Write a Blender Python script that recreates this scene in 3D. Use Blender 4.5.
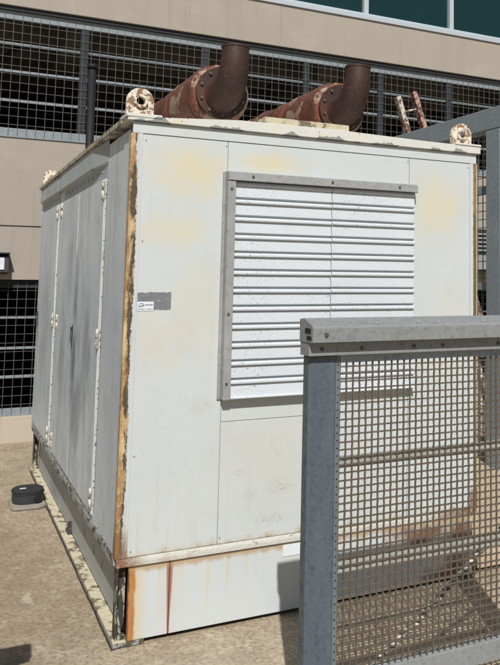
import bpy, bmesh, math, random
from mathutils import Vector, Matrix
random.seed(7)
S = bpy.context.scene
for o in list(bpy.data.objects): bpy.data.objects.remove(o)
COL = S.collection

# ------------------------------------------------------------------ camera
cam_d = bpy.data.cameras.new('camera'); cam = bpy.data.objects.new('camera', cam_d); COL.objects.link(cam)
Fv = Vector((0.46806687, 0.87868802, 0.09391891)); Rv = Vector((0.88202255, -0.47106786, 0.01145833)); Uv = Vector((-0.05431047, -0.07747533, 0.99551391))
cam.matrix_world = Matrix(((Rv.x, Uv.x, -Fv.x, -0.74277797), (Rv.y, Uv.y, -Fv.y, -3.70792148), (Rv.z, Uv.z, -Fv.z, 1.6), (0, 0, 0, 1)))
cam_d.sensor_fit = 'HORIZONTAL'; cam_d.sensor_width = 36; cam_d.lens = 806.864 / 500 * 36
cam_d.shift_x = (250 - 371.45) / 500; cam_d.shift_y = (200.74 - 332.5) / 500
cam_d.clip_start = .05; cam_d.clip_end = 2000
S.camera = cam
# ------------------------------------------------------------------ light
sd = Vector((0.34, 1.0, -1.13)).normalized()              # direction the sunlight travels
elev = math.asin(-sd.z); azim = math.atan2(-sd.x, -sd.y)   # azimuth of the sun, clockwise from +Y
W = bpy.data.worlds.new('World'); S.world = W; W.use_nodes = True
nt = W.node_tree; bg = nt.nodes['Background']
sky = nt.nodes.new('ShaderNodeTexSky'); sky.sky_type = 'NISHITA'; sky.sun_disc = False
sky.sun_elevation = elev; sky.sun_rotation = azim
nt.links.new(sky.outputs[0], bg.inputs[0]); bg.inputs[1].default_value = 0.05
sl = bpy.data.lights.new('sun', 'SUN'); sl.energy = 4.6; sl.angle = math.radians(.5); sl.color = (1.0, .975, .935)
so = bpy.data.objects.new('sun', sl); COL.objects.link(so); so.rotation_euler = sd.to_track_quat('-Z', 'Y').to_euler(); so.location = (-3, -8, 12)
S.view_settings.view_transform = 'Standard'; S.view_settings.look = 'None'; S.view_settings.gamma = 1
S.view_settings.use_curve_mapping = False; S.view_settings.exposure = 0.0
S.render.engine = 'CYCLES'

# ------------------------------------------------------------------ node helper
class N:
    def __init__(s, name):
        s.m = bpy.data.materials.new(name); s.m.use_nodes = True; s.t = s.m.node_tree
        s.b = s.t.nodes['Principled BSDF']; s._p = None
    def new(s, k): return s.t.nodes.new(k)
    def put(s, sock, v):
        if isinstance(v, bpy.types.NodeSocket): s.t.links.new(v, sock)
        elif isinstance(v, (tuple, list)): sock.default_value = tuple(v) + ((1,) if len(v) == 3 and len(sock.default_value) == 4 else ())
        else: sock.default_value = v
    @property
    def P(s):
        if s._p is None:
            c = s.new('ShaderNodeTexCoord'); s._p = c.outputs['Object']
            x = s.new('ShaderNodeSeparateXYZ'); s.t.links.new(s._p, x.inputs[0]); s.X, s.Y, s.Z = x.outputs
        return s._p
    def math(s, op, a, b=0.0, c=0.0, clamp=False):
        n = s.new('ShaderNodeMath'); n.operation = op; n.use_clamp = clamp
        s.put(n.inputs[0], a); s.put(n.inputs[1], b); s.put(n.inputs[2], c); return n.outputs[0]
    def add(s, a, b): return s.math('ADD', a, b)
    def mul(s, a, b): return s.math('MULTIPLY', a, b)
    def sub(s, a, b): return s.math('SUBTRACT', a, b)
    def mx(s, a, b): return s.math('MAXIMUM', a, b)
    def mn(s, a, b): return s.math('MINIMUM', a, b)
    def noise(s, scale, detail=4, st=(1, 1, 1), off=(0, 0, 0), rough=.55):
        m = s.new('ShaderNodeMapping'); s.t.links.new(s.P, m.inputs[0]); m.inputs['Scale'].default_value = st; m.inputs['Location'].default_value = off
        n = s.new('ShaderNodeTexNoise'); n.inputs['Scale'].default_value = scale; n.inputs['Detail'].default_value = detail; n.inputs['Roughness'].default_value = rough
        s.t.links.new(m.outputs[0], n.inputs['Vector']); return n.outputs['Fac']
    def vor(s, scale, st=(1, 1, 1)):
        m = s.new('ShaderNodeMapping'); s.t.links.new(s.P, m.inputs[0]); m.inputs['Scale'].default_value = st
        n = s.new('ShaderNodeTexVoronoi'); n.inputs['Scale'].default_value = scale; s.t.links.new(m.outputs[0], n.inputs['Vector']); return n
    def ss(s, v, a, b, lo=0.0, hi=1.0):
        n = s.new('ShaderNodeMapRange'); n.interpolation_type = 'SMOOTHSTEP'
        s.put(n.inputs['Value'], v); s.put(n.inputs['From Min'], a); s.put(n.inputs['From Max'], b); s.put(n.inputs['To Min'], lo); s.put(n.inputs['To Max'], hi); return n.outputs[0]
    def mix(s, f, a, b):
        n = s.new('ShaderNodeMix'); n.data_type = 'RGBA'; s.put(n.inputs[0], f); s.put(n.inputs[6], a); s.put(n.inputs[7], b); return n.outputs[2]
    def blob(s, axes, c, r, n, amt=.8):
        """soft edged patch centred at c with radii r, broken by noise n"""
        s.P; d = None
        for a, ci, ri in zip(axes, c, r):
            t = s.math('POWER', s.mul(s.sub({'x': s.X, 'y': s.Y, 'z': s.Z}[a], ci), 1.0 / ri), 2.0)
            d = t if d is None else s.add(d, t)
        d = s.add(s.math('SQRT', d), s.mul(s.sub(n, .5), 2.2))
        return s.mul(s.ss(d, 1.15, .1), amt)
    def out(s, col, rough=.6, metal=0.0, bump=None, dist=.002, strength=.5, spec=None):
        s.put(s.b.inputs['Base Color'], col); s.put(s.b.inputs['Roughness'], rough); s.put(s.b.inputs['Metallic'], metal)
        if spec is not None: s.put(s.b.inputs['Specular IOR Level'], spec)
        if bump is not None:
            b = s.new('ShaderNodeBump'); b.inputs['Strength'].default_value = strength; b.inputs['Distance'].default_value = dist
            s.t.links.new(bump, b.inputs['Height']); s.t.links.new(b.outputs[0], s.b.inputs['Normal'])
        return s.m

RUST = (.20, .085, .035); RUST_D = (.055, .024, .014); ORANGE = (.46, .25, .095); OLIVE = (.075, .06, .035)

# ------------------------------------------------------------------ materials
def m_front():
    n = N('front_paint'); n.P
    lo = n.noise(2.2, 5); hi = n.noise(26, 5); sp = n.noise(120, 3)
    c = n.mix(lo, (.51, .545, .545), (.585, .615, .61))
    c = n.mix(n.ss(hi, .5, .75, 0, .3), c, (.47, .48, .46))
    nb = n.noise(9, 7, rough=.72)
    for cx, cz, rx, rz, k in ((.27, 2.08, .22, .16, .75), (.66, 2.15, .24, .07, .7), (.20, 1.80, .20, .10, .5), (1.62, 1.98, .24, .22, .55),
                              (.15, 1.32, .16, .2, .35), (.32, 1.45, .15, .3, .3), (.75, .75, .4, .3, .16), (1.7, 1.3, .2, .3, .2)):
        c = n.mix(n.blob('xz', (cx, cz), (rx, rz), nb, k * .95), c, (.64, .56, .345))
    # grime running down under the louvre and near the foot
    st = n.noise(1.0, 4, st=(38, 8, 1.4))
    c = n.mix(n.ss(n.noise(4.5, 7, off=(6, 0, 3), rough=.7), .5, .7, 0, .28), c, (.50, .495, .46))
    c = n.mix(n.mul(n.ss(st, .52, .75), n.ss(n.Z, 1.1, .4, 0, .35)), c, (.50, .47, .38))
    for cx, cz, rx, rz in ((.60, .57, .05, .07), (.76, .60, .10, .05), (.56, .68, .04, .02), (.33, 1.0, .10, .05), (.70, .45, .12, .03)):
        c = n.mix(n.mul(n.blob('xz', (cx, cz), (rx, rz), nb, 1.0), n.ss(n.noise(75, 4, rough=.7), .54, .62, .08, .6)), c, (.30, .28, .23))
    dr = n.noise(1.0, 5, st=(60, 8, .9), off=(3, 0, 0)); c = n.mix(n.mul(n.ss(dr, .56, .72, 0, .35), n.ss(n.noise(1.8, 4), .45, .6)), c, (.44, .44, .41))
    # scratches
    s2 = n.noise(14, 2, st=(1, 1, .22)); w = n.math('ABSOLUTE', n.sub(s2, .5))
    c = n.mix(n.mul(n.ss(w, .004, .001), n.ss(n.noise(3.1, 2, off=(4, 0, 2)), .64, .70, 0, .45)), c, (.28, .27, .25))
    # chips
    c = n.mix(n.ss(sp, .73, .76, 0, .6), c, (.22, .19, .15))
    # chips and rust creeping up from the bottom edge
    e = n.add(n.Z, n.mul(n.sub(n.noise(18, 5, st=(1, 1, .6)), .5), .12))
    c = n.mix(n.ss(e, .395, .365), c, (.50, .46, .36))
    c = n.mix(n.ss(e, .375, .355, 0, .8), c, (.20, .14, .08))
    return n.out(c, n.ss(hi, .3, .7, .42, .6), bump=n.add(n.mul(lo, 3.0), n.mul(sp, .25)), dist=.003, strength=.35)

def m_side():
    n = N('side_paint'); n.P
    lo = n.noise(1.6, 5); v = n.noise(1.0, 5, st=(7, 7, .9)); hi = n.noise(30, 5)
    c = n.mix(lo, (.48, .545, .585), (.64, .695, .725))
    c = n.mix(n.ss(v, .45, .75, 0, .38), c, (.34, .385, .415))
    c = n.mix(n.ss(n.noise(5, 7, st=(1, 1, .55), off=(2, 2, 2), rough=.7), .48, .68, 0, .5), c, (.34, .365, .38))
    c = n.mix(n.ss(hi, .5, .7, 0, .3), c, (.36, .37, .36))
    sm = n.noise(9, 6, st=(1, 1, .5), off=(3, 1, 0))
    for y, z, ry, rz, k in ((1.42, 1.12, .16, .34, 1.), (1.40, 1.5, .09, .30, .9), (1.25, .85, .26, .34, .75), (1.9, 1.0, .2, .5, .5), (.95, 1.1, .18, .3, .45), (1.7, 1.7, .2, .3, .35), (3.4, 1.25, .06, .25, .7), (1.0, 1.35, .25, .4, .25), (2.9, 1.2, .3, .5, .3)):
        c = n.mix(n.blob('yz', (y, z), (ry, rz), sm, k), c, (.19, .215, .24))
    c = n.mix(n.mul(n.ss(n.noise(4, 6, off=(0, 5, 0)), .55, .7), n.ss(n.Z, .75, .4, 0, .6)), c, (.50, .44, .32))
    sp = n.noise(90, 2); c = n.mix(n.ss(sp, .72, .75, 0, .7), c, (.16, .13, .10))
    return n.out(c, .5, bump=n.add(n.mul(lo, 2.0), n.mul(hi, .3)), dist=.003, strength=.3)

def m_corner():
    """corner angle: bare orange primer on the arris, dark scab beside it, ragged white paint"""
    n = N('flaked_corner_paint'); n.P
    r1 = n.noise(22, 6, st=(1, 1, .35), rough=.7); r2 = n.noise(60, 4); r3 = n.noise(2.3, 3, st=(1, 1, 1), off=(0, 0, 3))
    big = n.noise(5, 4, st=(1, 1, .6))
    dx = n.mn(n.X, n.sub(1.894, n.X))
    d = n.add(dx, n.mul(n.sub(r1, .5), .030)); d = n.add(d, n.mul(n.sub(n.noise(85, 4, rough=.7), .5), .016)); d = n.add(d, n.mul(n.sub(big, .5), .022))
    white = n.mix(n.noise(5), (.51, .54, .54), (.57, .59, .575))
    org = n.mix(n.ss(r1, .35, .65), (.49, .33, .16), (.23, .12, .05)); org = n.mix(n.ss(r2, .55, .7, 0, .6), org, (.62, .47, .25))
    org = n.mix(n.ss(n.noise(9, 5, st=(1, 1, .3)), .52, .62, 0, .75), org, (.66, .54, .32))
    drk = n.mix(r2, (.035, .028, .017), (.13, .10, .055)); fl = n.ss(n.noise(30, 6, st=(1.2, 1, .3), off=(0, 2, 9), rough=.7), .53, .58); drk = n.mix(fl, drk, org)
    edge_o = n.ss(r3, .40, .60, .000, .016)
    c = n.mix(n.ss(d, n.sub(edge_o, .002), n.add(edge_o, .002)), org, drk)
    c = n.mix(n.ss(d, n.ss(big, .35, .65, .016, .031), n.ss(big, .35, .65, .018, .033)), c, white)
    # the right hand corner is olive brown with a thin cream arris
    rt = n.ss(n.X, 1.0, 1.1); dr_ = n.add(n.sub(1.901, n.X), n.mul(n.sub(n.noise(60, 5, rough=.7), .5), .012))
    rc = n.mix(n.ss(n.noise(12, 5, st=(1, 1, .4)), .48, .62), n.mix(r2, (.085, .068, .030), (.17, .13, .06)), (.25, .17, .08))
    rc = n.mix(n.ss(dr_, .007, .005), rc, (.50, .42, .28)); rc = n.mix(n.ss(dr_, .026, .028), rc, white)
    c = n.mix(rt, c, rc)
    # side leg of the angle (Y > 0): orange thinning to grey paint
    e = n.add(n.Y, n.mul(n.sub(r1, .5), .06))
    grey = n.mix(r2, (.40, .43, .44), (.52, .54, .53))
    c = n.mix(n.ss(e, .020, .026), c, grey)
    # rust bleeding at the foot
    c = n.mix(n.ss(n.add(n.Z, n.mul(n.sub(big, .5), .35)), .50, .36, 0, .85), c, n.mix(r1, RUST_D, (.34, .16, .06)))
    return n.out(c, .75, bump=n.mul(n.add(r1, r2), n.ss(d, .034, .02)), dist=.003, strength=.7)

def m_sill():
    n = N('rusty_sill_paint'); n.P
    a = n.noise(24, 6, st=(.35, .35, 1.2), rough=.65); b = n.noise(70, 4)
    c = n.mix(n.noise(6), (.50, .49, .43), (.58, .58, .53))
    c = n.mix(n.ss(a, .60, .64, 0, .8), c, (.16, .13, .085))
    c = n.mix(n.ss(n.noise(8, 5, off=(3, 0, 0)), .52, .66, 0, .35), c, (.36, .24, .13))
    near = n.mx(n.ss(n.X, .16, .01), n.ss(n.X, 1.5, 1.85))
    c = n.mix(n.mul(near, n.ss(b, .3, .6, .6, 1)), c, n.mix(a, RUST_D, (.30, .13, .05)))
    return n.out(c, .8, bump=n.add(a, b), dist=.004, strength=.8)

def m_base_front():
    n = N('base_front_paint'); n.P
    lo = n.noise(2.5, 5); st = n.noise(1.0, 5, st=(45, 10, 1.1))
    c = n.mix(lo, (.51, .55, .56), (.58, .615, .615))
    c = n.mix(n.mul(n.ss(st, .50, .72), n.ss(n.Z, .02, .33, .15, .7)), c, (.60, .50, .30))
    wob = n.mul(n.sub(n.noise(9, 4, st=(1, 1, .7)), .5), .03); x = n.add(n.X, n.add(wob, n.mul(n.sub(n.noise(50, 5, st=(1, 1, .25)), .5), .02)))
    c = n.mix(n.mul(n.ss(x, .15, .08), .7), c, (.60, .47, .27))
    c = n.mix(n.ss(x, .094, .080), c, n.mix(n.noise(20, 5, st=(2, 1, .3)), (.56, .27, .08), (.30, .12, .04)))
    c = n.mix(n.ss(x, .066, .058), c, (.12, .06, .03))
    # dark red run out of the seam
    wd = n.ss(n.Z, 0.0, .33, .004, .012); d = n.math('ABSOLUTE', n.sub(n.add(n.X, n.mul(wob, .1)), .236))
    c = n.mix(n.ss(d, n.mul(wd, 1.6), n.mul(wd, .6)), c, (.20, .035, .03))
    c = n.mix(n.mul(n.ss(d, .05, .0), .25), c, (.62, .48, .33))
    # rust patch at the right end
    nb = n.noise(10, 6)
    for cx, cz, rx, rz in ((1.80, .20, .12, .2), (1.55, .27, .3, .07), (1.72, .05, .2, .06)):
        c = n.mix(n.blob('xz', (cx, cz), (rx, rz), nb, .95), c, n.mix(nb, RUST_D, (.30, .13, .06)))
    # rust under the rim
    e = n.add(n.Z, n.mul(n.sub(n.noise(16, 5, st=(1.5, 1, .3)), .5), .06))
    c = n.mix(n.ss(e, .292, .318, 0, .75), c, (.42, .27, .12))
    sp = n.noise(95, 3); c = n.mix(n.ss(sp, .72, .75, 0, .6), c, (.2, .16, .12))
    return n.out(c, .5, bump=n.add(lo, n.mul(sp, .2)), dist=.003, strength=.35)

def m_peel(name, a, b, under, lim=.5, scale=14, rough=.75, st=(1, 1, 1)):
    n = N(name); n.P
    q = n.noise(scale, 7, st=st, rough=.65); w = n.noise(scale * 3, 4)
    q = n.add(q, n.mul(n.sub(w, .5), .10)); c = n.mix(n.noise(scale * .4), a, b); c = n.mix(n.ss(q, lim - .10, lim, 0, .45), c, tuple((x + y) / 2 for x, y in zip(a, under)))
    c = n.mix(n.ss(q, lim, lim + .03), c, n.mix(w, under, tuple(u * .45 for u in under)))
    return n.out(c, rough, bump=n.sub(w, n.ss(q, lim, lim + .03)), dist=.003, strength=.7)

def m_metal(name, a, b, spangle=55, metal=.0, rough=.5, stain=None, streak=(1, 1, .3)):
    """weathered hot dip galvanised steel"""
    n = N(name); n.P
    v = n.vor(spangle); lo = n.noise(5, 5, st=streak); hi = n.noise(40, 5)
    c = n.mix(lo, a, b)
    c = n.mix(n.mul(n.new_r(v) if hasattr(n, 'new_r') else v.outputs['Distance'], .35), c, tuple(x * 1.35 for x in b))
    c = n.mix(n.ss(hi, .5, .72, 0, .45), c, tuple(x * .6 for x in a))
    c = n.mix(n.ss(n.noise(3, 6, st=streak, off=(2, 2, 2)), .55, .7, 0, .4), c, tuple(min(1, x * 1.5) for x in b))
    if stain: c = n.mix(n.ss(n.noise(7, 5, off=(5, 0, 1)), .56, .66, 0, .6), c, stain)
    return n.out(c, n.ss(hi, .3, .7, rough - .1, rough + .15), metal, bump=n.add(hi, v.outputs['Distance']), dist=.0012, strength=.4)

def m_concrete():
    n = N('stained_concrete'); n.P
    lo = n.noise(.9, 6); md = n.noise(4.5, 8, rough=.75, off=(3, 3, 0)); hi = n.noise(45, 6, rough=.75); gr = n.vor(170)
    c = n.mix(n.ss(lo, .35, .65), (.345, .278, .188), (.45, .37, .262))
    c = n.mix(n.ss(md, .42, .62, 0, .7), c, (.265, .20, .130))
    c = n.mix(n.ss(n.noise(11, 8, off=(9, 1, 0), rough=.8), .50, .62, 0, .55), c, (.56, .48, .36))
    c = n.mix(n.ss(n.noise(16, 7, off=(2, 8, 0), rough=.8), .52, .64, 0, .5), c, (.19, .14, .09))
    c = n.mix(n.ss(hi, .46, .60, 0, .75), c, (.19, .145, .10))
    c = n.mix(n.ss(gr.outputs['Distance'], .16, .0, 0, .4), c, (.50, .44, .35))
    c = n.mix(n.blob('xy', (-.35, 1.3), (.35, 1.7), n.noise(4, 6), .35), c, (.20, .13, .07))
    c = n.mix(n.mul(n.ss(n.noise(9, 7, st=(1, .35, 1), off=(1, 7, 0), rough=.7), .60, .66), .45), c, (.54, .49, .40))
    c = n.mix(n.blob('xy', (.2, -.45), (.6, .5), n.noise(5, 6), .3), c, (.44, .38, .30))
    return n.out(c, .88, bump=n.add(n.mul(hi, .8), n.mul(md, 1.5)), dist=.004, strength=.55)

def m_wall(name, a, b):
    n = N(name); n.P
    lo = n.noise(.8, 5); hi = n.noise(120, 5); st = n.noise(1, 4, st=(5, 5, .6))
    c = n.mix(lo, a, b); c = n.mix(n.ss(st, .5, .75, 0, .25), c, tuple(x * .75 for x in a))
    c = n.mix(n.ss(hi, .5, .8, 0, .25), c, tuple(x * .7 for x in a))
    c = n.mix(n.ss(n.noise(1, 5, st=(16, 16, 1.2), off=(4, 0, 0)), .56, .74, 0, .22), c, tuple(x * .6 for x in a)); c = n.mix(n.ss(n.noise(2.2, 7, off=(1, 0, 4), rough=.7), .52, .7, 0, .25), c, tuple(x * 1.2 for x in b))
    return n.out(c, .9, bump=n.add(hi, n.noise(45, 4)), dist=.003, strength=.35)

def m_rustpipe():
    n = N('rusted_exhaust_steel'); n.P
    a = n.noise(7, 6); b = n.noise(50, 5); f = n.noise(3.6, 6, rough=.6, off=(4, 2, 7))
    c = n.mix(a, (.185, .050, .022), (.085, .030, .019)); c = n.mix(n.ss(b, .45, .65, 0, .6), c, (.24, .085, .04)); c = n.mix(n.ss(n.noise(4, 7, rough=.7), .5, .62, 0, .75), c, (.045, .02, .015))
    c = n.mix(n.ss(n.add(f, n.mul(n.sub(b, .5), .12)), .535, .575), c, n.mix(b, (.42, .32, .23), (.28, .16, .10)))
    return n.out(c, .62, .0, bump=n.add(b, n.mul(n.ss(f, .575, .595), .5)), dist=.003, strength=.6)

def m_elbow():
    n = N('dark_rusted_pipe'); n.P
    a = n.noise(6, 6); b = n.noise(70, 6, rough=.7)
    c = n.mix(a, (.020, .010, .009), (.050, .019, .013)); c = n.mix(n.ss(b, .46, .66, 0, .6), c, (.085, .038, .025))
    c = n.mix(n.ss(n.noise(5, 7, rough=.75, off=(1, 1, 1)), .54, .64, 0, .5), c, (.10, .035, .02))
    c = n.mix(n.ss(n.noise(9, 7, rough=.75, off=(7, 1, 1)), .62, .68, 0, .5), c, (.17, .12, .09))
    return n.out(c, .6, bump=b, dist=.002, strength=.5)

def m_louvre():
    n = N('speckled_louvre_paint'); n.P
    c = n.mix(n.noise(3), (.52, .555, .58), (.60, .635, .66))
    sp = n.noise(95, 3, st=(1, 1, 1)); reg = n.noise(2.6, 4, off=(2, 0, 5))
    c = n.mix(n.mul(n.ss(sp, .60, .66), n.ss(reg, .40, .60, .05, .75)), c, (.25, .245, .23))
    c = n.mix(n.ss(n.noise(1, 4, st=(22, 1, 3)), .55, .8, 0, .15), c, (.42, .43, .42))
    return n.out(c, .42, bump=sp, dist=.0008, strength=.3)

def m_plain(name, c, rough=.6, metal=0.0, var=.25, scale=20, spec=None):
    n = N(name); n.P
    q = n.noise(scale, 5)
    return n.out(n.mix(q, c, tuple(x * (1 - var) for x in c)), rough, metal, bump=q, dist=.001, strength=.3, spec=spec)

def m_roof():
    n = N('roof_paint'); n.P
    q = n.noise(9, 5, st=(1.2, 1, .6), rough=.5); b = n.noise(60, 4)
    c = n.mix(n.noise(4), (.58, .585, .56), (.65, .64, .59))
    c = n.mix(n.ss(n.noise(7, 5, off=(2, 5, 5)), .54, .7, 0, .5), c, (.66, .56, .34))
    # grey exposed patches hanging up from the lower edge
    e = n.add(n.Z, n.mul(n.sub(q, .5), -.13)); c = n.mix(n.ss(e, 2.294, 2.291), c, (.24, .245, .235))
    c = n.mix(n.ss(n.noise(40, 5, st=(1, 1, 1.5), off=(0, 3, 0)), .66, .69), c, (.13, .085, .045))
    return n.out(c, .6, bump=b, dist=.002, strength=.4)

M = dict(front=m_front(), side=m_side(), corner=m_corner(), sill=m_sill(), basef=m_base_front(), roof=m_roof(), louvre=m_louvre(),
    edge=m_peel('tan_edge_paint', (.38, .34, .25), (.47, .43, .34), (.20, .16, .10), .55, 20),
    sill_side=m_peel('side_sill_paint', (.27, .285, .27), (.36, .37, .35), (.12, .095, .06), .52, 26, st=(1, .4, 1)),
    frame=m_metal('grey_frame_paint', (.22, .225, .22), (.30, .305, .30), 20, rough=.55),
    ledge=m_peel('cream_ledge_paint', (.50, .44, .31), (.60, .54, .40), (.24, .19, .125), .55, 12),
    angle=m_peel('peeling_angle_paint', (.40, .36, .27), (.50, .46, .36), (.06, .055, .045), .44, 26, st=(1, 1, .5)),
    lug=m_peel('rusty_lug_paint', (.66, .60, .48), (.72, .68, .58), (.34, .185, .10), .53, 34),
    trim=m_peel('gutter_paint', (.33, .37, .385), (.42, .46, .465), (.30, .28, .21), .62, 8, st=(1, .3, 1)),
    basis=m_plain('base_side_paint', (.40, .42, .42), .55, scale=4),
    hinge=m_peel('cream_hinge_paint', (.50, .49, .43), (.57, .56, .50), (.25, .19, .13), .58, 60),
    black=m_plain('black_plastic', (.034, .036, .041), .5), pipe=m_plain('black_pipe_paint', (.014, .014, .016), .6, spec=.3), dark=m_plain('black_void', (.012, .012, .012), .9),
    galvs=m_metal('galvanised_strip', (.085, .10, .115), (.14, .16, .17), 70, rough=.5),
    gate_post=m_metal('galvanised_gate_post', (.052, .069, .086), (.095, .117, .138), 70, rough=.5, streak=(1, 1, .35)), galv=m_metal('galvanised_steel_post', (.19, .225, .25), (.28, .315, .335), 60, rough=.55),
    galvl=m_metal('galvanised_steel_rail', (.185, .195, .195), (.245, .255, .255), 60, rough=.5, streak=(.3, 1, 1)),
    galvb=m_metal('galvanised_steel_bar', (.27, .285, .27), (.36, .37, .34), 60, rough=.55, stain=(.36, .27, .17), streak=(.3, 1, 1)),
    wire=m_plain('weathered_wire', (.135, .108, .080), .6, var=.45, scale=14),
    bgrail=m_metal('screen_rail_steel', (.18, .205, .225), (.25, .28, .30), 20, rough=.5, streak=(.3, 1, 1)),
    bgpost=m_plain('screen_post_paint', (.040, .044, .048), .75, spec=.2), bgwire=m_plain('screen_wire_steel', (.15, .15, .145), .55),
    bolt=m_plain('dark_bolt_steel', (.10, .075, .06), .6), boltl=m_plain('zinc_bolt_steel', (.33, .33, .32), .45),
    muff=m_rustpipe(), elbow=m_elbow(),
    concrete=m_concrete(), slab=m_wall('plinth_concrete', (.42, .33, .22), (.50, .41, .29)),
    wall=m_wall('beige_render', (.335, .295, .250), (.375, .332, .283)), wallb=m_wall('pale_render', (.44, .38, .30), (.49, .43, .345)),
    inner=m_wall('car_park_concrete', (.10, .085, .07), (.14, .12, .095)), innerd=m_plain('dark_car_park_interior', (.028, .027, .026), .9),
    alu=m_plain('pale_aluminium', (.52, .58, .62), .4, .2, .08), glass=m_plain('teal_glass', (.010, .034, .036), .22, 0, .15, 1.2, spec=.25),
    label=m_plain('white_label_film', (.72, .76, .80), .35, 0, .06, 90), ink=m_plain('dark_print', (.06, .07, .10), .6),
    tape=m_peel('grey_adhesive_patch', (.145, .15, .165), (.20, .20, .215), (.40, .38, .34), .60, 45),
    lens=m_plain('white_lens', (.70, .74, .76), .3), stone=m_wall('rough_grey_slab', (.24, .22, .19), (.32, .30, .26)),
    ropel=m_plain('pale_rope_strand', (.66, .62, .53), .8, scale=60), roped=m_plain('dark_rope_strand', (.20, .175, .14), .85, scale=60),
    ladp=m_peel('pink_ladder_paint', (.42, .24, .20), (.50, .32, .27), (.16, .08, .05), .52, 18), ladw=m_peel('worn_ladder_paint', (.55, .52, .44), (.60, .57, .50), (.20, .10, .06), .50, 12),
)

# ------------------------------------------------------------------ mesh helper
class MB:
    def __init__(s): s.b = bmesh.new()
    def box(s, x0, x1, y0, y1, z0, z1, bev=0.0, rot=None):
        t = bmesh.new(); bmesh.ops.create_cube(t, size=1)
        for v in t.verts: v.co = Vector(((v.co.x + .5) * (x1 - x0) + x0, (v.co.y + .5) * (y1 - y0) + y0, (v.co.z + .5) * (z1 - z0) + z0))
        if bev: bmesh.ops.bevel(t, geom=list(t.edges), offset=bev, segments=2, affect='EDGES', profile=.6)
        return s.merge(t)
    def merge(s, t, mat=None):
        if mat is not None: bmesh.ops.transform(t, matrix=mat, verts=t.verts)
        me = bpy.data.meshes.new('tmp'); t.to_mesh(me); t.free(); s.b.from_mesh(me); bpy.data.meshes.remove(me); return s
    def prism(s, pts, axis, a, b, bev=0.0):
        """closed outline extruded along an axis; pts are the two other coordinates in xyz order"""
        t = bmesh.new(); k = 'xyz'.index(axis)
        def mk(p, c): q = list(p); q.insert(k, c); return t.verts.new(q)
        A = [mk(p, a) for p in pts]; B = [mk(p, b) for p in pts]; n = len(pts)
        t.faces.new(A); t.faces.new(B[::-1])
        for i in range(n): t.faces.new((A[i], B[i], B[(i + 1) % n], A[(i + 1) % n]))
        bmesh.ops.recalc_face_normals(t, faces=t.faces)
        if bev: bmesh.ops.bevel(t, geom=list(t.edges), offset=bev, segments=2, affect='EDGES')
        return s.merge(t)
    def tube(s, path, r, seg=24, caps=True):
        """swept round tube; r number or list"""
        path = [Vector(p) for p in path]; R = r if isinstance(r, (list, tuple)) else [r] * len(path)
        prev = None; ref = None
        for i, p in enumerate(path):
            d = (path[min(i + 1, len(path) - 1)] - path[max(i - 1, 0)]).normalized()
            if ref is None: ref = d.orthogonal().normalized()
            ref = (ref - d * ref.dot(d)).normalized(); q = d.cross(ref)
            ring = [s.b.verts.new(p + (ref * math.cos(2 * math.pi * j / seg) + q * math.sin(2 * math.pi * j / seg)) * R[i]) for j in range(seg)]
            if prev:
                for j in range(seg):
                    f = s.b.faces.new((prev[j], prev[(j + 1) % seg], ring[(j + 1) % seg], ring[j])); f.smooth = True
            elif caps: s.b.faces.new(ring[::-1])
            prev = ring
        if caps: s.b.faces.new(prev)
        return s
    def cyl(s, c, d, r, h, seg=16, bev=0.0):
        c = Vector(c); d = Vector(d).normalized()
        return s.tube([c, c + d * h * .999, c + d * h], [r, r, r * .96], seg)
    def build(s, name, mat, parent=None, smooth=False):
        off = Vector(parent.get('_base', (0, 0, 0))) if parent else Vector((0, 0, 0))
        if off.length: bmesh.ops.translate(s.b, vec=-off, verts=s.b.verts)
        bmesh.ops.recalc_face_normals(s.b, faces=s.b.faces)
        me = bpy.data.meshes.new(name); s.b.to_mesh(me); s.b.free(); me.materials.append(mat)
        o = bpy.data.objects.new(name, me); COL.objects.link(o)
        if parent: o.parent = parent; o['_base'] = list(off)
        return o
def thing(name, label, cat, base=(0, 0, 0), group=None):
    o = bpy.data.objects.new(name, None); COL.objects.link(o); o.location = base; o['_base'] = list(base)
    o['label'] = label; o['category'] = cat; o.empty_display_size = .1
    if group: o['group'] = group
    return o
def dots(name, mat, parent, pts, d, r, h, seg=10):
    for p in pts: MB().cyl(p, d, r, h, seg).build(name, mat, parent)
def tag(o, label, cat, group=None):
    o['label'] = label; o['category'] = cat
    if group: o['group'] = group
    return o

# ------------------------------------------------------------------ ground
g = MB(); g.b.faces.new([g.b.verts.new(p) for p in ((-300, -300, 0), (300, -300, 0), (300, 300, 0), (-300, 300, 0))])
g = g.build('ground', M['concrete']); g['kind'] = 'structure'

# ------------------------------------------------------------------ building behind
D = 4.75
bld = thing('car_park_building', 'beige rendered building with mesh screened openings and a teal window band, behind the generator', 'building')
x0, x1 = -9.0, 16.0
m = MB()
m.box(x0, x1, D, D + .3, 2.055, 2.905); m.box(x0, x1, D, D + .3, 1.535, 2.040)
m.box(x0, x1, D + .02, D + .3, 2.039, 2.056)
m.build('wall', M['wall'], bld)
m = MB(); m.box(x0, x1, D - .015, D + .3, 0, .245, .004); m.build('wall_base', M['wallb'], bld)
m = MB(); m.box(x0, x1, D - .07, D + .3, 4.19, 4.675, .006); m.build('fascia', M['wall'], bld)
m = MB(); m.box(x0, x1, D - .045, D + .28, 4.150, 4.189); m.build('fascia_shade_strip', M['bgpost'], bld)  # dark strip stands in for the shaded gap beneath the overhanging fascia
m = MB(); m.box(x0, x1, D - .09, D + .02, 4.676, 4.735, .006); m.box(x0, x1, D - .05, D + .02, 4.736, 4.765, .004); m.build('window_sill', M['alu'], bld)
wx = [1.19, 2.42, 3.66, 4.89, 6.13, 7.37, 8.6]
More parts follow.
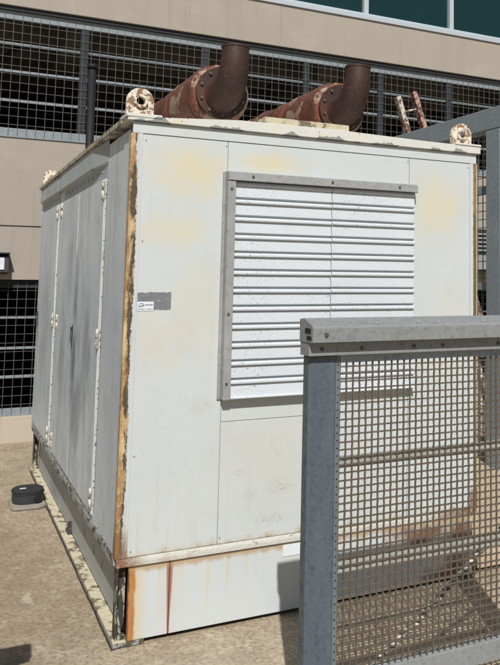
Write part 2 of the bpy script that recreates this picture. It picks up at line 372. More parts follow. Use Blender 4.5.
for i, x in enumerate([-8.7 + 1.235 * k for k in range(20)]):
    w = MB().box(x + .031, x + 1.235 - .031, D + .03, D + .045, 4.79, 6.9).build('window', M['glass'], bld)
    MB().box(x - .03, x + .03, D - .03, D + .06, 4.766, 6.95, .004).build('mullion', M['alu'], bld)
m = MB(); m.box(x0, x1, D + .0, D + .3, 6.96, 8.2); m.box(x0, x1, D + .2, D + .3, 4.7, 6.95); m.build('upper_wall', M['wall'], bld)
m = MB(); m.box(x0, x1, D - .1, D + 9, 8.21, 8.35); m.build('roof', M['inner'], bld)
m = MB(); m.box(x0, x1, D + .31, D + 9, 2.75, 2.89)
m.box(x0, x1, D + .31, D + 9, 4.45, 4.6)
for k in range(12): m.box(x0, x1, D + .9 + k * .7, D + 1.05 + k * .7, 4.10, 4.445)
for k in range(9): m.box(x0 + .6 + 2.9 * k, x0 + .85 + 2.9 * k, D + .32, D + 8.9, 3.98, 4.44)
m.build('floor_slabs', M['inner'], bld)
m = MB(); m.box(x0, x1, D + 8.91, D + 9.1, 0, 8.2); m.box(x0 - .2, x0 - .01, D, D + 9.1, 0, 8.2); m.box(x1 + .01, x1 + .2, D, D + 9.1, 0, 8.2)
m.box(x0, x1, D + .31, D + 8.9, .004, .02)
for k in range(4): m.box(-6 + 5.2 * k, -5.6 + 5.2 * k, D + 3.0, D + 3.4, .021, 2.74)
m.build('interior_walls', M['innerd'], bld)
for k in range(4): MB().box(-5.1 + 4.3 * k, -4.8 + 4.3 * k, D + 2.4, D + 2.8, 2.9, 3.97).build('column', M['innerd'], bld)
for p in (((-1.0, D + .8, 2.95), (-.1, D + .8, 4.05)), ((1.9, D + 1, 3.0), (2.9, D + 1, 4.05))): MB().tube(p, .03, 10).build('brace', M['innerd'], bld)
def screen(z0, z1, rails, posts, bot, label, D=4.75, top='bgrail'):
    s = thing('mesh_screen', label, 'mesh screen', (0, D, 0), 'mesh screens over the building openings')
    m = MB()
    m.box(x0, x1, D - .012, D + .03, z1 - .08, z1, .003); m.build('top_rail', M[top], s)
    m = MB(); m.box(x0, x1, D - .012, D + .03, z0, z0 + bot, .003); m.build('bottom_rail', M['bgrail'], s)
    for z in rails: MB().box(x0, x1, D + .012, D + .042, z - .011, z + .011).build('rail', M['bgrail'], s)
    for x in posts: MB().box(x - .038, x + .038, D - .006, D + .050, z0 + bot + .001, z1 - .081).build('post', M['bgpost'], s)
    m = MB(); r = .0017; z = z0 + bot + .035
    while z < z1 - .09: m.box(x0, x1, D - .016, D - .016 + 2 * r, z - r, z + r); z += .083
    x = -3.0
    while x < 8: m.box(x - r, x + r, D - .023, D - .023 + 2 * r, z0 + .02, z1 - .02); x += .0815
    m.build('wire_grid', M['bgwire'], s)
    return s
screen(2.906, 4.149, (3.832, 3.560, 3.270), (-2.1, -.82, .44, 1.69, 2.89, 3.87, 4.86, 5.9, 7.0), .088, 'wide steel mesh screen in the upper opening, above the generator roof')
screen(.246, 1.534, (1.172, .881, .611), (-2.4, -.95, 1.1, 2.6, 4.1, 5.2, 6.3), .070, 'steel mesh screen in the low opening beside the wall lamp', 4.81, 'bgpost')

lamp = thing('wall_lamp', 'small black bulkhead lamp with white lens, on the beige wall above the low opening', 'wall lamp', (-.27, D, 1.66))
m = MB(); m.prism([(D - .14, 1.60), (D - .12, 1.755), (D, 1.775), (D, 1.585)], 'x', -.42, -.165, .006); m.build('housing', M['black'], lamp)
m = MB(); m.box(-.43, -.158, D - .155, D, 1.776, 1.79, .003); m.build('hood', M['black'], lamp)
m = MB(); m.prism([(D - .150, 1.625), (D - .135, 1.74), (D - .12, 1.74), (D - .13, 1.625)], 'x', -.39, -.205, .004); m.build('lens', M['lens'], lamp)

vp = thing('vent_pipe', 'thin black vertical pipe with a capped top, between the generator and the building', 'pipe', (.41, 3.95, 0))
MB().tube([(.425, 3.95, 0), (.405, 3.95, 3.48)], .036, 20).build('pipe', M['pipe'], vp)
MB().tube([(.405, 3.95, 3.481), (.405, 3.95, 3.52)], .046, 20).build('cap', M['pipe'], vp)

# ------------------------------------------------------------------ generator enclosure
WX, LY, H0, H1 = 1.894, 3.54, .345, 2.285
G = thing('generator_enclosure', 'big weathered white generator housing with grey side doors, louvred vent and rusty corners', 'generator')
MB().box(.006, WX - .006, .006, LY - .006, H0, H1 - .04, .002).build('inner_shell', M['front'], G)
# front plates
fp = MB(); y0 = -.004
fp.box(.046, .4475, y0, .005, .372, 2.238, .0015); fp.box(.4505, 1.4575, y0, .005, .9215, 2.238, .0015)
fp.box(.4505, 1.4575, y0, .005, .372, .9190, .0015); fp.box(1.4605, 1.853, y0, .005, .372, 2.238, .0015)
fpo = fp.build('front_panel', M['front'], G)
for x, z in ((.44, 2.215), (1.45, 2.22), (.06, 2.21), (1.84, 2.215), (.46, .40), (.06, .395), (1.44, .40), (.44, 1.2), (.06, 1.75), (.06, .8)): MB().cyl((x, y0, z), (0, -1, 0), .004, .002, 10).build('screw', M['boltl'], fpo)
# top front rail, sill
MB().box(.0, WX, -.008, .004, 2.2405, 2.292, .001).build('top_rail', M['frame'] if 0 else M['front'], G)
m = MB(); m.prism([(-.011, .333), (-.011, .354), (-.006, .3695), (.02, .3695), (.02, .333)], 'x', .0, WX, .002); m.build('sill_rail', M['sill'], G)
m = MB(); m.prism([(-.006, .329), (-.006, .3665), (.03, .3665), (.03, .329)], 'y', .022, LY, .001); m.build('side_sill', M['sill_side'], G)
# four corner angles
for cx in (0, 1):
    for cy in (0, 1):
        m = MB()
        a, b = (-.007, .0455) if cx == 0 else (WX - .0405, WX + .007)
        if cy == 0: m.box(a, b, -.007, .0055, .3705, 2.2395, .001); m.box(-.007 if cx == 0 else WX - .0055, .0055 if cx == 0 else WX + .007, .0056, .045, .3705, 2.2395, .001)
        else: m.box(a, b, LY - .0055, LY + .007, .3705, 2.2395, .001); m.box(-.007 if cx == 0 else WX - .0055, .0055 if cx == 0 else WX + .007, LY - .045, LY - .0056, .3705, 2.2395, .001)
        m.build('corner_post', M['corner'] if cy == 0 else M['side'], G)
# left side skins and doors
MB().box(-.002, .0058, .046, .570, .3705, 2.262, .001).build('side_panel', M['side'], G)
MB().box(-.002, .0058, 2.205, 2.395, .3705, 2.262, .001).build('side_panel', M['side'], G)
MB().box(-.002, .0058, .571, 2.204, 2.095, 2.262, .001).build('door_header', M['trim'], G)
MB().box(-.002, .0058, 2.396, LY - .046, 2.095, 2.262, .001).build('door_header', M['trim'], G)
MB().box(-.002, .0058, .571, 2.204, .3705, .402, .001).build('side_panel', M['side'], G)
MB().box(-.002, .0058, 2.396, LY - .046, .3705, .402, .001).build('side_panel', M['side'], G)
def door(ya, yb, hy, handle):
    d = MB().box(-.013, .0045, ya, yb, .408, 2.088, .003).build('door', M['side'], G)
    # turned edge strips
    m = MB()
    for z in (2.03, 1.27, .485):
        h = MB(); h.cyl((-.017, hy, z - .052), (0, 0, 1), .008, .049, 12); h.cyl((-.017, hy, z + .001), (0, 0, 1), .008, .049, 12)
        h.box(-.0155, -.0135, hy - .016, hy + .016, z - .048, z + .048, .0008); h.build('hinge', M['hinge'], d)
    if handle is not None:
        h = MB(); h.box(-.017, -.0132, handle - .016, handle + .016, 1.17, 1.29, .002); h.cyl((-.017, handle, 1.27), (-1, 0, 0), .011, .007); h.box(-.027, -.0235, handle - .007, handle + .007, 1.19, 1.28, .001)
        h.build('handle', M['black'], d)
    return d
door(.596, 1.428, .600, None)
door(1.433, 2.180, 2.186, 1.462)
door(2.420, 3.485, 2.580 - .155, 3.42)
for y in (.585, 2.1925, 2.408, 3.49):
    MB().box(-.0095, -.0022, y - .004, y + .004, .404, 2.09, .001).build('door_stop', M['hinge'], G)
MB().box(-.0165, -.0135, 1.426, 1.435, .42, 2.07, .001).build('cover_strip', M['side'], G)
dots('bolt', M['boltl'], G, [(-.0022, .72 + i * .155, 2.135) for i in range(10)] + [(-.0022, 2.5 + i * .17, 2.135) for i in range(6)], (-1, 0, 0), .008, .005)
dots('rivet', M['boltl'], G, [(-.0022, .2 + i * .128, .386) for i in range(26)], (-1, 0, 0), .005, .003, 8)
# gutter along the door heads, with a splayed end
t = bmesh.new(); rows = []
for y, k in ((.556, .10), (.95, 1.0), (2.22, 1.0)): rows.append([t.verts.new(p) for p in ((-.0024 - .024 * k, y, 2.178), (-.0024 - .023 * k, y, 2.287), (-.0024, y, 2.287), (-.0024, y, 2.165))])
for a, b in zip(rows, rows[1:]):
    for k in range(4): t.faces.new((a[k], a[(k + 1) % 4], b[(k + 1) % 4], b[k]))
t.faces.new(rows[0]); t.faces.new(rows[-1][::-1])
MB().merge(t).build('gutter', M['trim'], G)
m = MB(); m.prism([(-.026, 2.178), (-.025, 2.287), (-.0023, 2.287), (-.0023, 2.165)], 'y', 2.40, 3.50, .002); m.build('gutter', M['trim'], G)
MB().box(-.024, -.0023, 2.223, 2.397, 2.17, 2.285, .002).build('gutter', M['trim'], G)
# roof: shallow crown, lip around
m = MB()
lip = [(-.028, 2.2935), (WX + .02, 2.2935), (WX + .02, 2.334), (1.5, 2.338), (1.0, 2.348), (.5, 2.344), (.12, 2.318), (-.028, 2.310)]
m.prism(lip, 'y', -.024, LY + .03, .003)
roof = m.build('roof', M['roof'], G)
MB().box(.63, 1.09, -.012, .42, 2.344, 2.378, .002).build('roof_plate', M['ledge'], roof)
m = MB(); m.box(-.034, -.0285, .09, LY + .02, 2.294, 2.318, .001); m.build('side_flashing', M['edge'], roof)
# lifting lugs
def lug(x, y, s=1.0, z=2.325):
    o = thing('lug_tmp', '', '')
    bpy.data.objects.remove(o)
    l = None
    t = bmesh.new(); R, r, n = .062 * s, .020 * s, 28; zc = z + .072
    outer = [(x - R, z)] + [(x + R * math.cos(math.pi - math.pi * k / n), zc + R * math.sin(math.pi - math.pi * k / n)) for k in range(n + 1)] + [(x + R, z)]
    # plate with a real hole: ring quads matched outline to circle
    N_ = 48; hole = []; out = []
    for k in range(N_):
        a = 2 * math.pi * k / N_ + .001; dx, dz = math.cos(a), math.sin(a)
        hole.append((x + r * dx, zc + r * dz))
        if dz >= 0: rr = R
        else:
            rr = min(R / abs(dx) if abs(dx) > 1e-6 else 9, (zc - z) / abs(dz))
        out.append((x + rr * dx, zc + rr * dz))
    V = {}
    for nm, ring in (('h', hole), ('o', out)):
        for f, yy in (('a', y - .011), ('b', y + .011)): V[nm + f] = [t.verts.new((p[0], yy, p[1])) for p in ring]
    for k in range(N_):
        j = (k + 1) % N_
        t.faces.new((V['ha'][k], V['oa'][k], V['oa'][j], V['ha'][j])); t.faces.new((V['hb'][k], V['hb'][j], V['ob'][j], V['ob'][k]))
        t.faces.new((V['oa'][k], V['ob'][k], V['ob'][j], V['oa'][j])); t.faces.new((V['ha'][k], V['ha'][j], V['hb'][j], V['hb'][k]))
    m = MB(); m.merge(t)
    # collar round the hole, gussets, foot plate
    t2 = bmesh.new(); A = []
    for rr, yy in ((r * 1.0, y - .011), (r * 1.0, y - .022), (r * 1.55, y - .022), (r * 1.7, y - .011)):
        A.append([t2.verts.new((x + rr * math.cos(2 * math.pi * k / 24), yy, zc + rr * math.sin(2 * math.pi * k / 24))) for k in range(24)])
    for i in range(3):
        for k in range(24): t2.faces.new((A[i][k], A[i][(k + 1) % 24], A[i + 1][(k + 1) % 24], A[i + 1][k]))
    m.merge(t2)
    for sx in (-1, 1): m.prism([(y - .05, z), (y - .011, z), (y - .011, z + .055)], 'x', x + sx * .045 - .004, x + sx * .045 + .004)
    l = m.build('lifting_lug', M['lug'], roof)
    return l
lug(.037, .05); lug(WX - .065, .05, 1.05, 2.335); lug(.045, LY - .06); lug(WX - .06, LY - .06, 1.0, 2.335)
MB().box(-.034, .125, -.027, .14, 2.311, 2.327, .002).build('lug_pad', M['roof'], roof)
MB().box(WX - .15, WX + .022, -.027, .14, 2.3365, 2.347, .002).build('lug_pad', M['roof'], roof)
# louvre
L0, L1, ZB, ZT = .4385, 1.48, 1.03, 2.093
lo = MB()
lo.box(L0 + .002, L0 + .040, -.052, -.0045, ZB - .005, ZT - .046, .003)
louv = lo.build('louvre_frame', M['frame'], G)
m = MB(); m.prism([(-.058, ZT - .045), (-.054, ZT - .006), (-.035, ZT), (-.0045, ZT), (-.0045, ZT - .045)], 'x', L0 + .0022, L1 + .004, .002); m.build('frame_head', M['frame'], louv)
m = MB(); m.box(L0 - .012, L0 + .0018, -.012, -.0045, ZB - .005, ZT - .001, .001); m.build('frame_flange', M['frame'], louv)
for x, y, z in ((L0 + .018, -.052, ZT - .085), (L0 + .018, -.052, 1.42), (L0 + .018, -.052, 1.10), (.56, -.058, ZT - .022), (.98, -.058, ZT - .022), (1.37, -.058, ZT - .022), ): MB().cyl((x, y + .001, z), (0, -1, 0), .0065, .005, 6).build('bolt', M['bolt'], louv)
zr = [2.0354 - .0848 * k for k in range(12)]
def slat_profile(z, zn):
    """front outline from this rib down to the next one: convex rib, drip, flat blade, groove"""
    yb = -.030
    return [(yb + .012, z + .011), (yb - .003, z + .009), (yb - .009, z + .001), (yb - .009, z - .006), (yb - .003, z - .009), (yb + .003, z - .010),
            (yb - .004, zn + .022), (yb + .000, zn + .0185), (yb + .012, zn + .0175)]
for a, b, dz in ((L0 + .0415, .9885, 0), (.9925, L1 - .003, .0012)):
    pts = [(-.028, ZT - .050)]
    for k, z in enumerate(zr): pts += slat_profile(z + dz, (zr[k + 1] if k < 11 else z - .072) + dz)
    pts = pts[:-3] + [(-.036, ZB + .008), (-.050, ZB + .003), (-.050, ZB - .001), (-.030, ZB - .001)]
    back = [(p[0] + .004, p[1]) for p in reversed(pts)]
    MB().prism(pts + [(-.006, ZB - .001), (-.006, ZT - .050)], 'x', a, b).build('slat_panel', M['louvre'], louv)
# base (skid)
b = MB(); b.box(.056, .2345, .000, .02, .020, .330, .001); b.box(.2375, WX - .022, .000, .02, .020, .330, .001)
base = b.build('base_front_panel', M['basef'], G)
MB().box(.056, .068, .102, LY - .04, .026, .3265, .001).build('base_side_panel', M['basis'], G)
MB().box(.10, WX - .03, .03, LY - .05, .030, .326).build('base_core', M['dark'], G)
# peeling corner angles of the base
for sy in (0, 1):
    yy = .012 if sy == 0 else LY - .075
    m = MB(); m.box(.010, .018, yy + .004, yy + .062, .027, .326, .002); m.box(.0205, .052, yy + .052, yy + .060, .027, .326, .002)
    m.prism([(.020, .3255), (.052, .3255), (.052, .10), (.036, .027), (.020, .027)], 'y', yy + .030, yy + .036); m.box(.022, .0515, yy + .0, yy + .029, .027, .045, .002); m.prism([(.0185, .027), (.040, .027), (.0185, .17)], 'y', yy + .010, yy + .016)
    m.build('base_corner', M['angle'], G)
m = MB(); m.box(.0, .055, -.004, LY + .03, .008, .025, .002); m.build('base_ledge', M['ledge'], G)
m = MB(); m.box(-.001, .13, -.012, -.0045, .004, .021, .001); m.build('ledge_end', M['sill_side'], G)
m = MB(); m.box(.035, .075, 1.62, 1.66, .0255, .09, .004); m.box(.03, .055, 1.60, 1.70, .0255, .045, .004); m.build('bracket', M['angle'], G)
for y in (.6, .85, 1.15): MB().box(.0535, .0558, y, y + .007, .13, .18).build('slot', M['frame'], G)
MB().box(.775, .87, -.003, -.0005, .268, .322, .0005).build('blank_plate', M['label'], base)
# adhesive patch and company sticker
st = thing('company_sticker', 'small white company sticker over a dark grey adhesive patch, near the rusty front corner', 'sticker', (.11, 0, 1.48))
m = MB(); rnd = random.Random(3); top = []; bot = []
for k in range(15):
    x = .0475 + (.199 - .0475) * k / 14; top.append((x, 1.519 + rnd.uniform(-.003, .002))); bot.append((x, 1.441 + rnd.uniform(-.002, .002)))
m.prism(top + bot[::-1], 'y', -.0052, -.0042); m.build('adhesive_patch', M['tape'], st)
lab = MB().box(.0480, .121, -.0062, -.0053, 1.4365, 1.4775, .0003).build('label', M['label'], st)
def text(body, size, x, z, y, parent, name='lettering', sx=1.0):
    c = bpy.data.curves.new('t', 'FONT'); c.body = body; c.size = size; c.extrude = .00015
    o = bpy.data.objects.new('t', c); COL.objects.link(o)
    dg = bpy.context.evaluated_depsgraph_get(); me = bpy.data.meshes.new_from_object(o.evaluated_get(dg))
    bpy.data.objects.remove(o)
    base = Vector(parent.get('_base', (0, 0, 0)))
    for v in me.vertices: v.co = Vector((x + v.co.x * sx, y - v.co.z, z + v.co.y)) - base
    me.materials.clear(); me.materials.append(M['ink'])
    q = bpy.data.objects.new(name, me); COL.objects.link(q); q.parent = parent; return q
m = MB()
m.tube([(.055 + .012 * math.cos(a) + .012, -.0066, 1.463 + .0065 * math.sin(a)) for a in [math.radians(40 + 10 * k) for k in range(30)]], .0009, 6)
m.tube([(.052, -.0066, 1.4555), (.06, -.0066, 1.455), (.072, -.0066, 1.4575), (.078, -.0066, 1.463)], .0011, 6)
m.tube([(.066, -.0066, 1.4625), (.077, -.0066, 1.4625)], .0009, 6)
m.build('logo', M['ink'], lab)
text('GENCO', .0115, .082, 1.4585, -.0064, lab, sx=.86) if 0 else None
# print too small to read in the photograph: rows of short strokes
m = MB(); rnd = random.Random(9)
x = .0815
while x < .116: w = rnd.uniform(.0018, .0034); m.box(x, x + w, -.0065, -.0063, 1.4600, 1.4655 + rnd.uniform(-.0003, .0003)); x += w + .0012
x = .052
while x < .116:
    w = rnd.uniform(.0016, .0034)
    if not .082 < x < .089: m.box(x, x + w, -.0065, -.0063, 1.4425, 1.4462 + rnd.uniform(-.0005, .0006))
    x += w + .0011
m.build('print', M['ink'], lab)

# ------------------------------------------------------------------ exhausts
def exhaust(dx, dy, dz, label, plate):
    ex = thing('exhaust_silencer', label, 'exhaust', (.74 + dx, 1.3 + dy, 2.36), 'rusted exhaust silencers on the generator roof')
    X = .775 + dx; Z = 2.745 + dz; Y = 1.18 + dy
    m = MB(); pth = [(X, Y + .012, Z), (X, Y + .03, Z), (X, Y + .10, Z), (X, Y + .58, Z), (X, Y + .61, Z)]
    m.tube(pth, [.168, .190, .200, .200, .190], 48)
    body = m.build('silencer_drum', M['muff'], ex)
    m = MB(); m.tube([(X, Y + .611, Z + .005), (X, Y + .75, Z + .015), (X, Y + .92, Z + .03), (X, Y + .935, Z + .03), (X, Y + 1.32, Z + .06), (X, Y + 1.34, Z + .06), (X, Y + 1.72, Z + .08), (X, Y + 1.92, Z + .03), (X, Y + 2.0, Z - .10), (X, Y + 2.02, 2.35)],
        [.192, .186, .176, .164, .160, .145, .140, .135, .13, .12], 48); m.build('reducer_pipe', M['muff'], ex)
    for yy in (.13, .30): MB().tube([(X, Y + yy - .012, Z), (X, Y + yy - .012, Z), (X, Y + yy + .012, Z), (X, Y + yy + .012, Z)], [.197, .207, .207, .197], 48).build('strap', M['muff'], body)
    for yy in (.10, .575): MB().tube([(X + .199 * math.cos(a * .2), Y + yy + .003 * math.sin(a * 3.1), Z + .199 * math.sin(a * .2)) for a in range(32)] , .005, 6).build('weld_bead', M['elbow'], body)
    MB().tube([(X, Y + 1.14, Z + .045), (X, Y + 1.14, Z + .045), (X, Y + 1.17, Z + .045), (X, Y + 1.17, Z + .045)], [.15, .178, .178, .15], 40).build('clamp', M['elbow'], ex)
    m = MB(); m.tube([(X, Y - .022, Z), (X, Y - .0015, Z)], .165, 48); m.tube([(X, Y + .0015, Z), (X, Y + .0115, Z)], .160, 48)
    fl = m.build('flange', M['elbow'], ex)
    for k in range(10):
        a = 2 * math.pi * (k + .5) / 10; MB().cyl((X + .142 * math.cos(a), Y - .022, Z + .142 * math.sin(a)), (0, -1, 0), .011, .012, 6).build('bolt', M['bolt'], fl)
    m = MB(); R = .20; p = [(X, Y - .021, Z - .02)]; rad = [.116]
    for k in range(0, 13):
        a = math.radians(7.5 * k); p.append((X + .006 * k / 12, Y - .04 - R * math.sin(a), Z - .02 + R * (1 - math.cos(a)))); rad.append(.106 - .022 * k / 12)
    top = 2.985 + dz; p += [(X + .006, Y - .04 - R, top)]; rad.append(.083)
    m.tube(p, rad, 40, caps=False)
    m.tube(p[6:], .077, 40, caps=False)
    end = Vector(p[-1])
    el = m.build('elbow_pipe', M['elbow'], ex)
    t = bmesh.new(); A = [[t.verts.new((end.x + rr * math.cos(2 * math.pi * k / 40), end.y + rr * math.sin(2 * math.pi * k / 40), end.z + zz)) for k in range(40)] for rr, zz in ((.076, -.001), (.076, .004), (.087, .004), (.087, -.008), (.0820, -.008))]
    for i in range(4):
        for k in range(40): t.faces.new((A[i][k], A[i][(k + 1) % 40], A[i + 1][(k + 1) % 40], A[i + 1][k]))
    MB().merge(t).build('pipe_rim', M['elbow'], el)
    # saddles to the roof
    for yy in (.2, .40): MB().box(X - .13, X + .13, Y + yy - .02, Y + yy + .02, 2.349, Z - .12, .002).build('saddle', M['muff'], ex)
    return ex
exhaust(0, 0, 0, 'rusted exhaust silencer with upturned dark elbow pipe, nearer the left roof corner', None)
exhaust(.86, .04, 0, 'rusted exhaust silencer with upturned dark elbow pipe, right one, behind the cream roof plate', None)

# ------------------------------------------------------------------ concrete plinth and steel frame at right
m = MB(); m.box(1.92, 4.6, .02, 2.3, .03, .115, .006)
tag(m.build('plinth_slab', M['slab']), 'low tan concrete slab beside the generator, seen through the gate mesh', 'slab')

fr = thing('steel_gantry', 'tall grey galvanised gantry of square steel tube, right of the generator', 'gantry', (3.2, 1.6, .115))
MB().box(3.2, 3.36, 1.50, 1.69, .117, 2.815, .006).build('post', M['galv'], fr)
MB().box(3.2, 3.34, -1.4, 4.70, 2.82, 3.0, .006).build('top_beam', M['galv'], fr)
MB().box(3.2, 3.36, 4.54, 4.70, .006, 2.815, .006).build('post', M['galv'], fr)
MB().box(3.17, 3.42, 1.44, 1.75, .1155, .1165).build('foot_plate', M['galv'], fr)
MB().box(3.24, 3.30, 1.70, 4.53, 1.50, 1.56, .003).build('rail', M['galv'], fr)
MB().box(3.24, 3.30, 1.70, 4.53, 2.30, 2.36, .003).build('rail', M['galv'], fr)
m = MB(); z = .2
while z < 2.8: m.box(3.268, 3.274, 1.70, 4.53, z - .003, z + .003); z += .07
y = 1.75
while y < 4.5: m.box(3.262, 3.268, y - .003, y + .003, .15, 2.81); y += .07
m.build('wire_grid', M['bgwire'], fr)

ld = thing('ladder', 'worn ladder with brown pink stiles leaning behind the generator roof', 'ladder', (4.3, 4.1, 0))
a0, a1 = Vector((3.729, 4.1, 3.633)), Vector((3.838, 4.1, 3.241)); b0, b1 = Vector((3.94, 4.1, 3.715)), Vector((4.118, 4.1, 3.315))
da = (a1 - a0) / (a0.z - a1.z); db = (b1 - b0) / (b0.z - b1.z); db = (da + db) / 2; da = db
ea = a0 + da * a0.z; eb = b0 + db * b0.z
def bar(m, p, q, w, t):
    d = (q - p).normalized(); u = Vector((0, 1, 0)); v = d.cross(u).normalized(); P_ = [p, q]
    t_ = bmesh.new(); vs = []
    for e in P_:
        vs.append([t_.verts.new(e + v * a * t + u * b * w) for a, b in ((-1, -1), (1, -1), (1, 1), (-1, 1))])
    t_.faces.new(vs[0]); t_.faces.new(vs[1][::-1])
    for k in range(4): t_.faces.new((vs[0][k], vs[1][k], vs[1][(k + 1) % 4], vs[0][(k + 1) % 4]))
    bmesh.ops.recalc_face_normals(t_, faces=t_.faces); m.merge(t_)
for e0, e1, mt in ((a0, ea, 'ladw'), (b0, eb, 'ladp')):
    m = MB(); bar(m, e0, e1, .04, .028); m.build('stile', M[mt], ld)
for k in range(11):
    s = .17 + k * .3
    MB().tube([a0 + da * s, b0 + db * (s + .02)], .013, 10).build('rung', M['ladw'], ld)

# utility box glimpsed between frame and generator
ub = thing('electrical_cabinet', 'grey cabinet low on the wall, glimpsed between generator and frame post', 'cabinet', (5.2, 4.6, 1.6))
MB().box(4.9, 5.9, 4.42, 4.72, 1.66, 2.20, .01).build('cabinet_body', M['black'], ub)
m = MB()
for k in range(5): m.box(4.92, 5.88, 4.405, 4.419, 1.93 + k * .05, 1.95 + k * .05)
m.build('vent_slats', M['boltl'], ub); MB().box(5.0, 5.8, 4.40, 4.419, 1.70, 1.88, .004).build('cover', M['frame'], ub)

# ------------------------------------------------------------------ gate in the foreground
GY = -1.15
def gate(x, w, label):
    """galvanised leaf: X from x to x + w"""
    g = thing('steel_gate', label, 'gate', (x, GY, 0), 'galvanised mesh gates')
    # posts, folded channel open towards the mesh
    for s in (0, 1):
        a = x + .012 if s == 0 else x + w - .117
        MB().box(a, a + .105, GY + .028, GY + .076, .012, 1.326, .006).build('post', M['gate_post'], g)
        MB().box(a, a + .105, GY + .028, GY + .076, 0, .011).build('foot_plate', M['galv'], g)
    # capping: sloped top, face, recessed skirt
    m = MB(); m.prism([(GY - .012, 1.372), (GY - .030, 1.374), (GY - .032, 1.424), (GY - .028, 1.430), (GY + .045, 1.455), (GY + .084, 1.450), (GY + .084, 1.372)], 'x', x, x + w, .0015)
    cap = m.build('cap_rail', M['galvl'], g)
    m = MB(); m.box(x + .002, x + w - .002, GY + .004, GY + .080, 1.327, 1.3715, .0015); m.build('cap_skirt', M['galvl'], g)
    for dx in (.05, .205, .42, .545, .80): MB().cyl((x + dx, GY + .005, 1.350), (0, -1, 0), .0065, .005, 12).build('bolt', M['bolt'], cap)
    MB().cyl((x + .05, GY - .031, 1.402), (0, -1, 0), .008, .005, 6).build('bolt', M['bolt'], cap)
    for dx in (.255, .43, .72): MB().cyl((x + dx, GY - .010, 1.4355), (0, -.35, 1), .008, .005, 10).build('dome_bolt', M['boltl'], cap)
    m = MB(); m.box(x - .0012, x + .0004, GY - .018, GY + .02, 1.382, 1.396); m.box(x - .0012, x + .0004, GY - .012, GY + .035, 1.404, 1.422); m.build('end_slots', M['dark'], cap)
    xa, xb = x + .117, x + w - .117
    # perforated edge strips that hold the mesh
    for e in (xa, xb - .018): 
        m = MB(); m.box(e + .0005, e + .0175, GY + .030, GY + .036, .17, 1.326, .001); stp = m.build('mesh_edge_strip', M['galvs'], g)
        m = MB(); z = .225
        while z < 1.31: m.cyl((e + .009, GY + .0305, z), (0, -1, 0), .0030, .0012, 8); z += .026
        eh = m.build('edge_holes', M['dark'], stp); eh['kind'] = 'stuff'
    # bars behind the mesh
    for z0, z1 in ((.932, .970), (.578, .624)): MB().box(xa + .0185, xb - .0185, GY + .0478, GY + .066, z0, z1, .002).build('rail', M['galvb'], g)
    MB().box(xa, xb, GY + .030, GY + .075, .165, .240, .004).build('bottom_rail', M['galvl'], g)
    MB().box(xa + .019, xb - .019, GY + .030, GY + .034, 1.300, 1.3265).build('mesh_top_strip', M['galv'], g)
    # woven wire: each wire waves over and under the ones it crosses
    m = MB(); P_ = .0262; r = .0026; rnd = random.Random(5)
    nx = int((xb - xa - .03) / P_); nz = int((1.315 - .24) / P_)
    def wire(pts):
        prev = None
        for p, ax in pts:
            vs = [m.b.verts.new(q) for q in ((p[0] - r, p[1] - r, p[2]), (p[0] + r, p[1] - r, p[2]), (p[0] + r, p[1] + r, p[2]), (p[0] - r, p[1] + r, p[2]))] if ax else \
                 [m.b.verts.new(q) for q in ((p[0], p[1] - r, p[2] - r), (p[0], p[1] - r, p[2] + r), (p[0], p[1] + r, p[2] + r), (p[0], p[1] + r, p[2] - r))]
            if prev:
                for k in range(4): m.b.faces.new((prev[k], prev[(k + 1) % 4], vs[(k + 1) % 4], vs[k]))
            prev = vs
    y0 = GY + .043; am = .0017; X0 = xa + .022; Z0 = .235
    for i in range(nx + 1):
        xx = X0 + i * P_ + rnd.uniform(-.0003, .0003)
        wire([((xx + 0, y0 + am * (1 if (i + j) % 2 else -1), Z0 + (j - .0) * P_), True) for j in range(nz + 2)])
    for j in range(nz + 1):
        zz = Z0 + j * P_ + rnd.uniform(-.0006, .0006)
        wire([((X0 - .012 + 0 + (i) * P_ + .012, y0 - am * (1 if (i + j) % 2 else -1), zz + 0), False) for i in range(nx + 1)])
    m.build('wire_mesh', M['wire'], g)
    return g
gate(.385, 1.13, 'galvanised steel gate with square wire mesh and a folded cap rail, in the foreground')
gate(-.74 - 1.13, 1.13, 'galvanised steel gate leaf left of the opening, only its shadow on the concrete showing')

# twisted rope tied from the gate foot up to the right
rp = thing('twisted_rope', 'frayed twisted pale and dark rope slanting up behind the gate mesh', 'rope', (.8, -.9, .15))
def rope_path(k, n=260, ph=0.0, r=.0065):
    A, B = Vector((.700, -.9, .085)), Vector((1.46, -.88, .60)); out = []
    for i in range(n + 1):
        t = i / n; c = A.lerp(B, t); c.z -= .012 * math.sin(math.pi * t); c.x += .004 * math.sin(t * 23)
        a = ph + t * 2 * math.pi * 27
        out.append(c + Vector((0, 1, 0)) * r * math.cos(a) + Vector((-.55, 0, .83)) * r * math.sin(a))
    return out
for ph, mt in ((0, 'ropel'), (math.pi, 'roped')): MB().tube(rope_path(0, ph=ph), .0072, 8).build('strand', M[mt], rp)
m = MB(); c = Vector((.70, -.9, .085)); m.tube([c + Vector((math.cos(a) * .016, math.sin(a) * .02, math.sin(a * 2) * .014)) for a in [k * .35 for k in range(20)]], .0075, 8); m.build('knot', M['ropel'], rp)

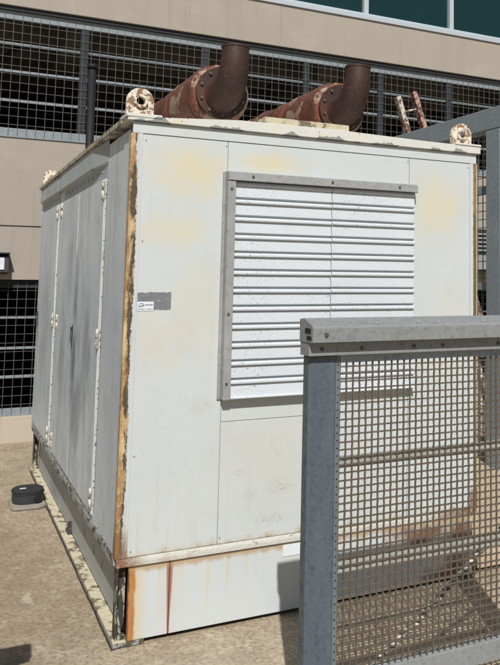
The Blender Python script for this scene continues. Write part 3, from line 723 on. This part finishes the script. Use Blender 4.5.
cb = MB(); rnd = random.Random(4)
cb.tube([(-.0045 + rnd.uniform(-.0015, .001), -.02 + k * .07, .0045) for k in range(51)], .0042, 8)
tag(cb.build('cable', M['black']), 'thin black cable on the concrete along the foot of the generator', 'cable')
gr = MB(); rnd = random.Random(21)
def stone(x, y, r):
    t = bmesh.new(); bmesh.ops.create_icosphere(t, subdivisions=1, radius=r)
    for v in t.verts: v.co *= rnd.uniform(.65, 1.2); v.co.z *= .6
    gr.merge(t, Matrix.Translation((x, y, r * .3)))
for k in range(170): stone(-.016 - abs(rnd.gauss(0, .05)), rnd.uniform(-.05, 3.5), rnd.uniform(.0015, .0045))
for k in range(150): stone(rnd.uniform(.1, 1.6), -.01 - abs(rnd.gauss(0, .06)), rnd.uniform(.0015, .004))
for k in range(130): stone(rnd.uniform(-.7, 1.4), rnd.uniform(-1.0, 3), rnd.uniform(.001, .003))
gr = gr.build('grit', M['slab']); gr['kind'] = 'stuff'; gr['label'] = 'loose grit scattered on the concrete along the generator foot'; gr['category'] = 'grit'
# ------------------------------------------------------------------ bait box on its slab
bb = thing('bait_box', 'black rounded plastic box with a round hole, on a rough grey slab beside the generator', 'bait box', (-.12, 2.45, 0))
def rr(x0, x1, y0, y1, r, n=6):
    o = []
    for cx, cy, a0 in ((x1 - r, y1 - r, 0), (x0 + r, y1 - r, 90), (x0 + r, y0 + r, 180), (x1 - r, y0 + r, 270)):
        for k in range(n + 1): a = math.radians(a0 + 90 * k / n); o.append((cx + r * math.cos(a), cy + r * math.sin(a)))
    return o
m = MB(); q = rr(-.228, -.004, 2.345, 2.66, .05); rnd = random.Random(8); m.prism([(a + rnd.uniform(-.005, .005), b + rnd.uniform(-.005, .005)) for a, b in q], 'z', .003, .024, .004); m.build('slab', M['stone'], bb)
m = MB(); m.prism(rr(-.213, -.012, 2.40, 2.65, .085), 'z', .025, .084, .002); body = m.build('box_body', M['black'], bb)
m = MB(); m.prism(rr(-.217, -.008, 2.396, 2.654, .088), 'z', .0845, .094, .002); m.prism(rr(-.210, -.015, 2.403, 2.647, .082), 'z', .0942, .104, .006); m.build('lid', M['black'], bb)
m = MB(); m.cyl((-.062, 2.412, .055), (.55, -1, 0), .025, .016, 24); m.build('entry_hole', M['dark'], body)
m = MB(); m.box(-.165, -.125, 2.52, 2.545, .1043, .1052); m.build('label', M['label'], bb)

for o in bpy.data.objects:
    if '_base' in o: del o['_base']
